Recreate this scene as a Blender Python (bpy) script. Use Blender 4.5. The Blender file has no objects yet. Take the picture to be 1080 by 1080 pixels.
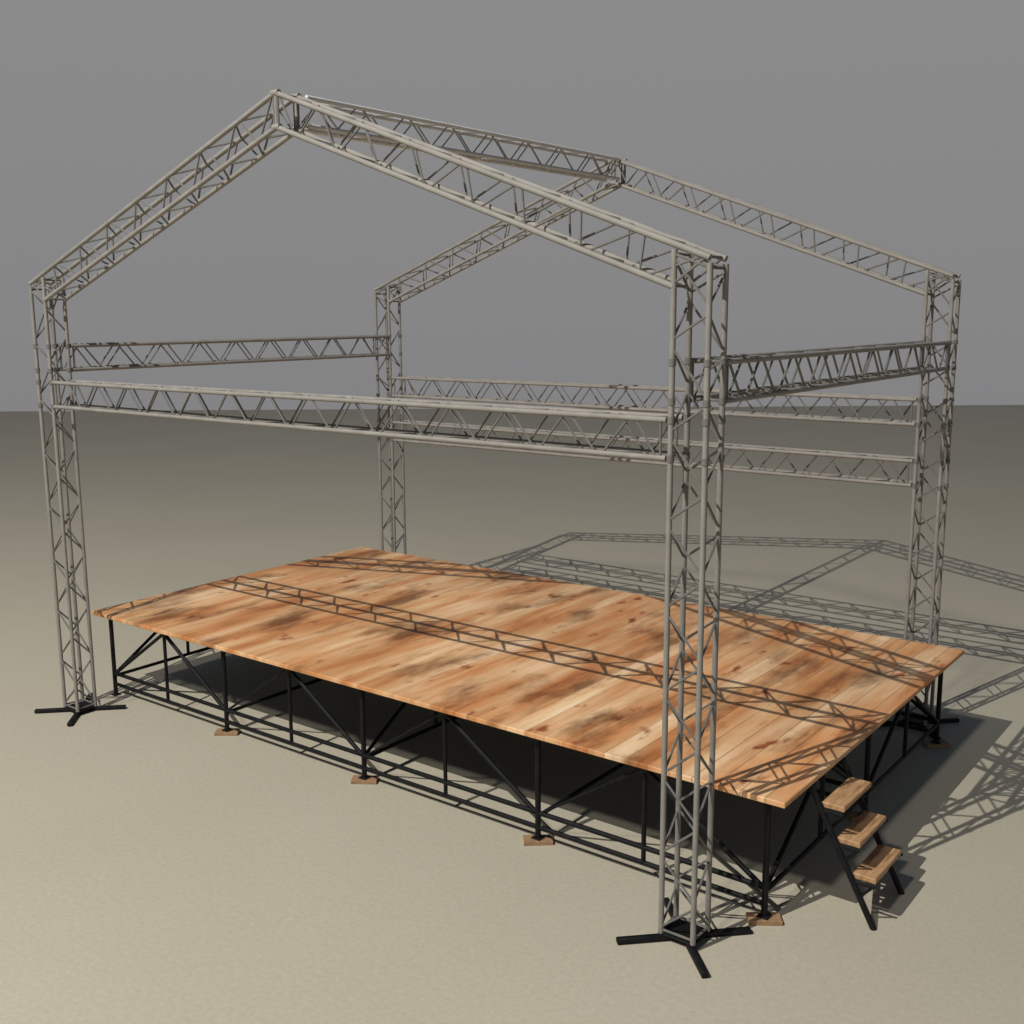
import bpy, math, random
from mathutils import Vector, Matrix
random.seed(4)
S=bpy.context.scene
COL=S.collection
S.view_settings.view_transform='Standard'
S.view_settings.look='None'
S.view_settings.exposure=0

# ---------------------------------------------------------------- dimensions
TX,TY,W,WY,H,P=3.592,2.414,0.238,0.204,4.43,5.78
G,GY=W/2,WY/2
ZF,ZS,ZB1,ZB2=3.349,3.70,3.156,2.562
DX,DY,DA,DB,DH=0.094,0.039,4.0,2.058,0.955
PX,PY=3.833,1.935
SLOPE=(P-H)/(TX+G)

# ---------------------------------------------------------------- materials
def mat(name):
    m=bpy.data.materials.new(name);m.use_nodes=True
    nt=m.node_tree;b=nt.nodes['Principled BSDF']
    return m,nt,b
def N(nt,t,**k):
    n=nt.nodes.new(t)
    for a,v in k.items(): setattr(n,a,v)
    return n
def math_n(nt,op,a,b=None):
    n=N(nt,'ShaderNodeMath',operation=op)
    for i,v in enumerate((a,b)):
        if v is None: continue
        if isinstance(v,(int,float)): n.inputs[i].default_value=v
        else: nt.links.new(v,n.inputs[i])
    return n.outputs[0]
def ramp(nt,fac,stops):
    r=N(nt,'ShaderNodeValToRGB')
    el=r.color_ramp.elements
    while len(el)<len(stops): el.new(0.5)
    for e,(p,c) in zip(el,stops):
        e.position=p;e.color=(*c,1) if len(c)==3 else c
    nt.links.new(fac,r.inputs[0]);return r.outputs[0]
def mix(nt,mode,f,a,b):
    m=N(nt,'ShaderNodeMix',data_type='RGBA',blend_type=mode)
    if isinstance(f,(int,float)): m.inputs[0].default_value=f
    else: nt.links.new(f,m.inputs[0])
    for i,v in ((6,a),(7,b)):
        if isinstance(v,tuple): m.inputs[i].default_value=(*v,1)
        else: nt.links.new(v,m.inputs[i])
    return m.outputs[2]
def noise(nt,vec,scale,detail=4,rough=.5):
    n=N(nt,'ShaderNodeTexNoise');n.inputs['Scale'].default_value=scale
    n.inputs['Detail'].default_value=detail;n.inputs['Roughness'].default_value=rough
    if vec is not None: nt.links.new(vec,n.inputs['Vector'])
    return n.outputs['Fac']
def comb(nt,a,b_,c=None):
    n=N(nt,'ShaderNodeCombineXYZ')
    for i,v in enumerate((a,b_,c)):
        if v is None: continue
        if isinstance(v,(int,float)): n.inputs[i].default_value=v
        else: nt.links.new(v,n.inputs[i])
    return n.outputs[0]

def metal(name,c0,c1,sc):
    m,nt,b=mat(name)
    tc=N(nt,'ShaderNodeTexCoord')
    f=noise(nt,tc.outputs['Object'],sc,5,.6)
    nt.links.new(ramp(nt,f,[(.3,c0),(.7,c1)]),b.inputs['Base Color'])
    b.inputs['Metallic'].default_value=.05
    nt.links.new(ramp(nt,f,[(.3,(.6,)*3),(.7,(.8,)*3)]),b.inputs['Roughness'])
    b.inputs['Specular IOR Level'].default_value=.25
    return m
M_AL=metal('dull_aluminium_chord',(.215,.20,.178),(.29,.272,.243),7)
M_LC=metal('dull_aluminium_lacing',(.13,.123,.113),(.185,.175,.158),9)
M_AR=metal('ridge_lit_aluminium_chord',(.52,.51,.49),(.66,.65,.62),7)  # ridge chords coloured brighter to stand in for light missing on their sides
M_LR=metal('ridge_lit_aluminium_lacing',(.26,.255,.245),(.34,.33,.32),9)  # ridge lacing lightened likewise, with the light put into its colour
# black steel
M_BK,nt,b=mat('black_painted_steel')
tc=N(nt,'ShaderNodeTexCoord');f=noise(nt,tc.outputs['Object'],14)
nt.links.new(ramp(nt,f,[(.3,(.005,.005,.006)),(.75,(.011,.011,.012))]),b.inputs['Base Color'])
b.inputs['Roughness'].default_value=.6;b.inputs['Specular IOR Level'].default_value=.2
# small wood
def wood(name,cs):
    m,nt,b=mat(name)
    tc=N(nt,'ShaderNodeTexCoord');mp=N(nt,'ShaderNodeMapping');mp.inputs['Scale'].default_value=(14,3,14)
    nt.links.new(tc.outputs['Object'],mp.inputs[0])
    f=noise(nt,mp.outputs[0],2.0,5,.6)
    nt.links.new(ramp(nt,f,list(zip((.3,.5,.75),cs))),b.inputs['Base Color'])
    b.inputs['Roughness'].default_value=.7
    return m
M_WD=wood('rough_pine_tread',[(.26,.13,.055),(.42,.235,.11),(.56,.35,.18)])
M_PD=wood('dull_pine_block',[(.20,.11,.055),(.31,.18,.09),(.40,.25,.135)])
# deck boards (run along y)
M_DK,nt,b=mat('varnished_deck_boards')
tc=N(nt,'ShaderNodeTexCoord');sp=N(nt,'ShaderNodeSeparateXYZ')
nt.links.new(tc.outputs['Object'],sp.inputs[0])
x,y=sp.outputs[0],sp.outputs[1]
BW=0.18
u=math_n(nt,'DIVIDE',math_n(nt,'ADD',x,10),BW)
idx=math_n(nt,'FLOOR',u);fr=math_n(nt,'FRACT',u)
wn=N(nt,'ShaderNodeTexWhiteNoise',noise_dimensions='1D')
nt.links.new(idx,wn.inputs['W'])
base=ramp(nt,wn.outputs['Value'],[(0,(.62,.355,.175)),(.3,(.67,.41,.215)),(.55,(.70,.45,.245)),(.8,(.75,.51,.30)),(1,(.63,.36,.18))])
seed=math_n(nt,'MULTIPLY',idx,3.1)
g1=noise(nt,comb(nt,math_n(nt,'MULTIPLY',x,8),math_n(nt,'MULTIPLY',y,.7),seed),1.1,5,.55)
c1=mix(nt,'MULTIPLY',.6,base,ramp(nt,g1,[(.25,(.60,.42,.30)),(.47,(.98,.90,.82)),(.6,(1.05,1.05,1.02)),(.75,(1.12,1.18,1.24))]))
# broad, smooth grain bands that ignore the joints
g3=noise(nt,comb(nt,math_n(nt,'MULTIPLY',x,3.2),math_n(nt,'MULTIPLY',y,.48)),1.0,6,.58)
c2=mix(nt,'MULTIPLY',1.0,c1,ramp(nt,g3,[(.30,(.60,.38,.23)),(.42,(.90,.66,.48)),(.52,(1.0,.94,.87)),(.61,(1.13,1.20,1.28)),(.72,(1.18,1.32,1.52))]))
# large pale / dull areas
g4=noise(nt,tc.outputs['Object'],.7,2,.5)
c2=mix(nt,'MULTIPLY',.9,c2,ramp(nt,g4,[(.38,(.86,.78,.68)),(.5,(.98,.96,.94)),(.62,(1.08,1.10,1.12))]))
# soft smoky brown bands
g2=noise(nt,comb(nt,math_n(nt,'MULTIPLY',x,2.4),math_n(nt,'MULTIPLY',y,.9),3.3),.95,5,.58)
c3=mix(nt,'MULTIPLY',ramp(nt,g2,[(.525,(0,0,0)),(.67,(1,1,1))]),c2,(.36,.30,.24))
# a few small reddish knots
g5=noise(nt,comb(nt,math_n(nt,'MULTIPLY',x,5),math_n(nt,'MULTIPLY',y,2.4),8.1),1.0,3,.5)
c3=mix(nt,'MULTIPLY',ramp(nt,g5,[(.63,(0,0,0)),(.71,(1,1,1))]),c3,(.42,.20,.12))
gap=math_n(nt,'MAXIMUM',math_n(nt,'LESS_THAN',fr,.045),math_n(nt,'GREATER_THAN',fr,.965))
gs=ramp(nt,noise(nt,comb(nt,idx,math_n(nt,'MULTIPLY',y,.3)),1.7,2,.5),[(.35,(.3,)*3),(.65,(.75,)*3)])
xr=ramp(nt,math_n(nt,'DIVIDE',math_n(nt,'ADD',x,4),8),[(.60,(.03,)*3),(.85,(.75,)*3)])
c5=mix(nt,'MIX',math_n(nt,'MULTIPLY',math_n(nt,'MULTIPLY',gap,gs),xr),c3,(.16,.075,.03))
nt.links.new(c5,b.inputs['Base Color'])
b.inputs['Roughness'].default_value=.5;b.inputs['Specular IOR Level'].default_value=.3
# ground
M_GR,nt,b=mat('dusty_ground')
tc=N(nt,'ShaderNodeTexCoord')
f=noise(nt,tc.outputs['Object'],.35,5,.55);f2=noise(nt,tc.outputs['Object'],26,5,.7)
c=ramp(nt,f,[(.3,(.445,.402,.302)),(.7,(.472,.428,.325))])
c=mix(nt,'MULTIPLY',.8,c,ramp(nt,f2,[(.3,(.87,.87,.87)),(.7,(1.07,1.07,1.07))]))
nt.links.new(c,b.inputs['Base Color']);b.inputs['Roughness'].default_value=.8
b.inputs['Specular IOR Level'].default_value=.5
bp=N(nt,'ShaderNodeBump');bp.inputs['Strength'].default_value=.3;bp.inputs['Distance'].default_value=.006
nt.links.new(f2,bp.inputs['Height']);nt.links.new(bp.outputs[0],b.inputs['Normal'])

# ---------------------------------------------------------------- geometry helpers
class MB:
    def __init__(s): s.v=[];s.f=[];s.mi=[];s.cur=0
    def _pad(s):
        while len(s.mi)<len(s.f): s.mi.append(s.cur)
    def tube(s,p,q,r,n=8):
        p=Vector(p);q=Vector(q);d=(q-p)
        if d.length<1e-5:return
        d.normalize()
        a=d.cross(Vector((0,0,1)) if abs(d.z)<.9 else Vector((1,0,0))).normalized();c=d.cross(a)
        k=len(s.v)
        for e in (p,q):
            for i in range(n):
                t=2*math.pi*(i+.5)/n
                s.v.append(e+r*(math.cos(t)*a+math.sin(t)*c))
        for i in range(n):
            j=(i+1)%n
            s.f.append((k+i,k+n+i,k+n+j,k+j))
        s.f.append(tuple(k+i for i in range(n)))
        s.f.append(tuple(k+n+i for i in reversed(range(n))))
        s._pad()
    def box(s,c,sx,sy,sz,rot=0,bev=0.0):
        c=Vector(c);R=Matrix.Rotation(rot,3,'Z');k=len(s.v)
        b=min(bev,sx*.3,sy*.3,sz*.3)
        def ring(ix,z):
            hx,hy=sx/2-ix,sy/2-ix
            for (X,Y) in ((-hx,-hy),(hx,-hy),(hx,hy),(-hx,hy)):
                s.v.append(c+R@Vector((X,Y,0))+Vector((0,0,z)))
        rs=[(b,-sz/2),(0,-sz/2+b),(0,sz/2-b),(b,sz/2)] if b>0 else [(0,-sz/2),(0,sz/2)]
        for ix,z in rs: ring(ix,z)
        for r in range(len(rs)-1):
            for i in range(4):
                j=(i+1)%4
                s.f.append((k+4*r+i,k+4*r+j,k+4*r+4+j,k+4*r+4+i))
        s.f.append((k+3,k+2,k+1,k));e=k+4*(len(rs)-1);s.f.append((e,e+1,e+2,e+3))
        s._pad()
def empty(name,loc,label,cat,group=None):
    o=bpy.data.objects.new(name,None);o.location=loc;o.empty_display_size=.3
    COL.objects.link(o);o['label']=label;o['category']=cat
    if group:o['group']=group
    return o
WL={}
def build(name,mb,m,loc,parent=None,smooth=True):
    loc=Vector(loc)
    me=bpy.data.meshes.new(name);me.from_pydata([tuple(v-loc) for v in mb.v],[],mb.f)
    for mm in (m if isinstance(m,(list,tuple)) else [m]): me.materials.append(mm)
    for p,i in zip(me.polygons,mb.mi): p.material_index=i
    if smooth:
        for p in me.polygons:
            p.use_smooth=len(p.vertices)==4
        try: me.set_sharp_from_angle(angle=math.radians(50))
        except Exception: pass
    o=bpy.data.objects.new(name,me);COL.objects.link(o);WL[o]=loc
    if parent:
        o.parent=parent;o.location=loc-WL.get(parent,parent.location)
    else:o.location=loc
    return o

RC,RB=.0188,.0085
MT=(M_AL,M_LC)
def truss(mb,ch,half=.26,flat=.05,end=True,rc=RC,rb=RB):
    """ch: four (start,end) chord segments in ring order; zigzag lacing on every face"""
    ch=[(Vector(a),Vector(b)) for a,b in ch]
    mb.cur=0
    for a,b in ch: mb.tube(a,b,rc,10)
    mb.cur=1
    L=(ch[0][1]-ch[0][0]).length
    n=max(4,int(round(L/half)));
    if n%2:n+=1
    for k in range(4):
        A,B=ch[k],ch[(k+1)%4]
        o=k%2
        fl=flat/L
        for i in range(n):
            t0=i/n+fl*.5;t1=(i+1)/n-fl*.5
            t0=max(.01,t0);t1=min(.99,t1)
            u,v=(A,B) if (i+o)%2==0 else (B,A)
            mb.tube(u[0].lerp(u[1],t0),v[0].lerp(v[1],t1),rb,6)
        if end:
            for t in (.006,.994):
                mb.tube(A[0].lerp(A[1],t),B[0].lerp(B[1],t),rb*1.1,6)
    mb.cur=0

# ---------------------------------------------------------------- truss frame
frame=empty('truss_roof_frame',(0,0,0),'grey aluminium lattice truss frame with gabled roof standing over a wooden stage','truss frame')
WL[frame]=Vector((0,0,0))
def zroof(x): return P-SLOPE*abs(x)
for sx in (-1,1):
    for sy in (-1,1):
        cx,cy=sx*TX,sy*TY
        mb=MB();ch=[]
        for (a,c) in ((-1,-1),(1,-1),(1,1),(-1,1)):
            X,Y=cx+a*G,cy+c*GY
            ch.append(((X,Y,.05),(X,Y,zroof(X)-.03)))
        truss(mb,ch,.29,rb=.0082)
        t=build('truss_tower',mb,MT,(cx,cy,.05),frame)
        mb=MB()
        lv=[ZF if sy<0 else ZB1,ZS]+([ZB2] if sy>0 else [])
        for z in lv:
            for dz in (-G,G):
                for a in (-1,1):
                    for c in (-1,1):
                        X=cx+a*G
                        mb.tube((X,cy+c*GY,z+dz-.02),(X,cy+c*GY,z+dz+.02),.0235,10)
        build('clamp_collar',mb,M_LC,(cx,cy,ZS),t)
        mb=MB()
        mb.box((cx,cy,.05),W+.03,WY+.03,.012,0,.003)
        for k in range(4):
            an=math.radians(45+90*k)
            d=Vector((math.cos(an),math.sin(an),0))
            c0=Vector((cx,cy,.0))+d*.245
            mb.box((c0.x,c0.y,.022+.001*k),.43,.045,.038,an,.005)
        build('outrigger_base',mb,M_BK,(cx,cy,0),t)
dz=.25
for sy in (-1,1):
    cy=sy*TY
    for sx in (-1,1):
        mb=MB()
        xe=TX+G;xl=TX-G
        ch=[((0,cy-GY,P),(sx*xe,cy-GY,H)),((0,cy-GY,P-dz),(sx*xl,cy-GY,zroof(xl)-dz)),
            ((0,cy+GY,P-dz),(sx*xl,cy+GY,zroof(xl)-dz)),((0,cy+GY,P),(sx*xe,cy+GY,H))]
        truss(mb,ch,.25,rc=.0205)
        build('rafter_truss',mb,MT,(0,cy,P),frame)
    mb=MB()
    for c in (-1,1):
        for z in (P,P-dz):
            mb.tube((-.04,cy+c*GY,z),(.04,cy+c*GY,z),.024,10)
        mb.tube((0,cy+c*GY,P-dz),(0,cy+c*GY,P),.014,8)
    build('ridge_joint',mb,M_AL,(0,cy,P),frame)
def beam(name,a,b,side,up,hw,hv,half=.25,mt=MT,**k):
    a=Vector(a);b=Vector(b);side=Vector(side)*hw;up=Vector(up)*hv
    ch=[(a-side-up,b-side-up),(a+side-up,b+side-up),(a+side+up,b+side+up),(a-side+up,b-side+up)]
    mb=MB();truss(mb,ch,half,**k)
    return build(name,mb,mt,(a+b)/2,frame)
e=.03
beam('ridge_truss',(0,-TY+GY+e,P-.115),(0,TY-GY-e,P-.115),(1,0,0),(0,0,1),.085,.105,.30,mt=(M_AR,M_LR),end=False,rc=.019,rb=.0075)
beam('cross_beam_truss',(-TX+G+e,-TY,ZF),(TX-G-e,-TY,ZF),(0,1,0),(0,0,1),GY,G)
beam('cross_beam_truss',(-TX+G+e,TY,ZB1),(TX-G-e,TY,ZB1),(0,1,0),(0,0,1),GY,G)
beam('cross_beam_truss',(-TX+G+e,TY,ZB2),(TX-G-e,TY,ZB2),(0,1,0),(0,0,1),GY,G)
for sx in (-1,1):
    beam('side_beam_truss',(sx*TX,-TY+GY+e,ZS),(sx*TX,TY-GY-e,ZS),(1,0,0),(0,0,1),G,G)

# ---------------------------------------------------------------- stage
stage=empty('stage_platform',(DX,DY,0),'raised wooden board stage on a black steel tube frame','stage')
WL[stage]=Vector((DX,DY,0))
mb=MB();mb.box((DX,DY,DH-.02),2*DA,2*DB,.04,0,.005)
mb.mi[-2]=1  # wooden underside coloured black to cut bounce and deepen the shade below
build('deck',mb,(M_DK,M_BK),(DX,DY,DH-.02),stage,False)
xs=[DX-PX+i*PX/2 for i in range(5)]
ys=[DY-PY,DY,DY+PY]
ZT=DH-.065;Z1,Z2=.25,.13
PAD=.035
for i,X in enumerate(xs):
    for j,Y in enumerate(ys):
        z0=PAD if not(i==0 and j==0) else 0
        mb=MB();mb.tube((X,Y,z0+.001),(X,Y,DH-.042),.023,10);mb.box((X,Y,z0+.006),.08,.08,.01,0,.002)
        build('leg',mb,M_BK,(X,Y,0),stage)
def bar(name,a,b,r):
    mb=MB();mb.tube(a,b,r,8);build(name,mb,M_BK,(Vector(a)+Vector(b))/2,stage)
o=.021
for Y in ys:
    for i in range(4):
        x0,x1=xs[i]+o,xs[i+1]-o;xm=(x0+x1)/2
        bar('rail',(x0,Y,ZT),(x1,Y,ZT),.02)
        bar('rail',(x0,Y,Z1),(x1,Y,Z1),.020)
        bar('rail',(x0,Y,Z2),(x1,Y,Z2),.018)
        bar('upright',(xm,Y,Z2),(xm,Y,ZT),.018)
        bar('diagonal_brace',(xm,Y,ZT-.02),(x0,Y,Z1),.012 if i else .018)
        bar('diagonal_brace',(xm,Y,ZT-.02),(x1,Y,Z1),.020)
for X in xs:
    for j in range(2):
        y0,y1=ys[j]+o,ys[j+1]-o;ym=(y0+y1)/2
        bar('rail',(X,y0,ZT-.03),(X,y1,ZT-.03),.02)
        bar('rail',(X,y0,Z1-.03),(X,y1,Z1-.03),.018)
        if X in (xs[0],xs[2],xs[4]):
            bar('upright',(X,ym,Z1-.03),(X,ym,ZT-.03),.018)
            bar('diagonal_brace',(X,ym,ZT-.05),(X,y0,Z1),.018)
            bar('diagonal_brace',(X,ym,ZT-.05),(X,y1,Z1),.018)
pads=[(i,0) for i in range(1,5)]+[(4,1),(4,2)]
for k,(i,j) in enumerate(pads):
    an=math.radians(42+random.uniform(-10,10))
    mb=MB();mb.box((xs[i]+.0,ys[j]-.0,PAD/2),.23,.12,PAD,an,.004)
    ob=build('wooden_block',mb,M_PD,(xs[i],ys[j],0),None,False)
    ob['label']='flat pine block lying on the ground under a black stage leg';ob['category']='wooden block';ob['group']='wooden blocks under the stage legs'

# ---------------------------------------------------------------- steps
YS0,YS1=-1.55,-.97
XT,XB=DX+DA-.01,DX+DA+.47
stairs=empty('stage_steps',((XT+XB)/2,(YS0+YS1)/2,0),'three pine treads on black steel steps leaning against the stage','steps')
WL[stairs]=Vector(stairs.location)
ZTOP=DH-.05
for Y in (YS0,YS1):
    mb=MB()
    mb.tube((XT,Y,ZTOP),(XB,Y,.0),.022,8)
    mb.tube((XT,Y,ZTOP-.03),(XT-.1,Y,ZTOP-.03),.014,8)
    for k in range(3):
        z=.32+.225*k;xx=XB+(XT-XB)*z/ZTOP
        mb.tube((xx,Y,z-.02),(xx+.16,Y,z-.02),.012,6)
        mb.tube((xx+.15,Y,z-.02),(xx+.06,Y,z-.12),.010,6)
    build('stringer',mb,M_BK,((XT+XB)/2,Y,0),stairs)
for k in range(3):
    z=.32+.225*k;xx=XB+(XT-XB)*z/ZTOP
    mb=MB();mb.box((xx+.08,(YS0+YS1)/2-.01,z+.012),.16,.52,.04,0,.005)
    build('tread',mb,M_WD,(xx+.08,(YS0+YS1)/2,z),stairs,False)

# ---------------------------------------------------------------- ground
p1=Vector((-40.14,16.19,0));p2=Vector((-4.70,43.56,0));d=(p2-p1).normalized();nrm=Vector((d.y,-d.x,0))
c=(p1+p2)/2
a=c-d*150;bq=c+d*150
me=bpy.data.meshes.new('ground')
me.from_pydata([tuple(a),tuple(bq),tuple(bq+nrm*160),tuple(a+nrm*160)],[],[(0,3,2,1)])
me.materials.append(M_GR)
gr=bpy.data.objects.new('ground',me);COL.objects.link(gr);gr['kind']='structure'

# ---------------------------------------------------------------- world + lamp
w=bpy.data.worlds.new('World');S.world=w;w.use_nodes=True
nt=w.node_tree;bg=nt.nodes['Background']
tc=N(nt,'ShaderNodeTexCoord');sp=N(nt,'ShaderNodeSeparateXYZ');nt.links.new(tc.outputs['Generated'],sp.inputs[0])
f=math_n(nt,'ADD',math_n(nt,'MULTIPLY',sp.outputs[2],.5),.5)
nt.links.new(ramp(nt,f,[(.45,(.226,.225,.232)),(.5,(.238,.237,.243)),(.65,(.262,.262,.265)),(.70,(.06,.075,.11)),(1,(.02,.035,.07))]),bg.inputs[0])
bg.inputs[1].default_value=1.0
LP=Vector((-.5,-15,17.4))
l=bpy.data.lights.new('key_lamp','POINT');l.energy=17000;l.shadow_soft_size=.04;l.color=(1,.98,.94)
lo=bpy.data.objects.new('key_lamp',l);lo.location=LP;COL.objects.link(lo)
l=bpy.data.lights.new('fill_sun','SUN');l.energy=.6;l.angle=math.radians(3);l.color=(1,.98,.94)  # added fill without falloff that lifts the far ground, not a real source
lo=bpy.data.objects.new('fill_sun',l);lo.rotation_euler=(LP-Vector((0,0,1))).to_track_quat('Z','Y').to_euler();lo.location=(0,0,12);COL.objects.link(lo)

# ---------------------------------------------------------------- camera
cam=bpy.data.cameras.new('camera');co=bpy.data.objects.new('camera',cam);COL.objects.link(co);S.camera=co
yw,t,r=math.radians(37.397),math.radians(10.278),math.radians(-.348)
F=Vector((-math.sin(yw)*math.cos(t),math.cos(yw)*math.cos(t),-math.sin(t)));R=Vector((math.cos(yw),math.sin(yw),0));U=R.cross(F)
R2=R*math.cos(r)+U*math.sin(r);U2=-R*math.sin(r)+U*math.cos(r)
M=Matrix((R2,U2,-F)).transposed().to_4x4();M.translation=Vector((6.779,-8.447,4.123));co.matrix_world=M
cam.sensor_width=36;cam.lens=36*1161.365/1080;cam.clip_end=1000
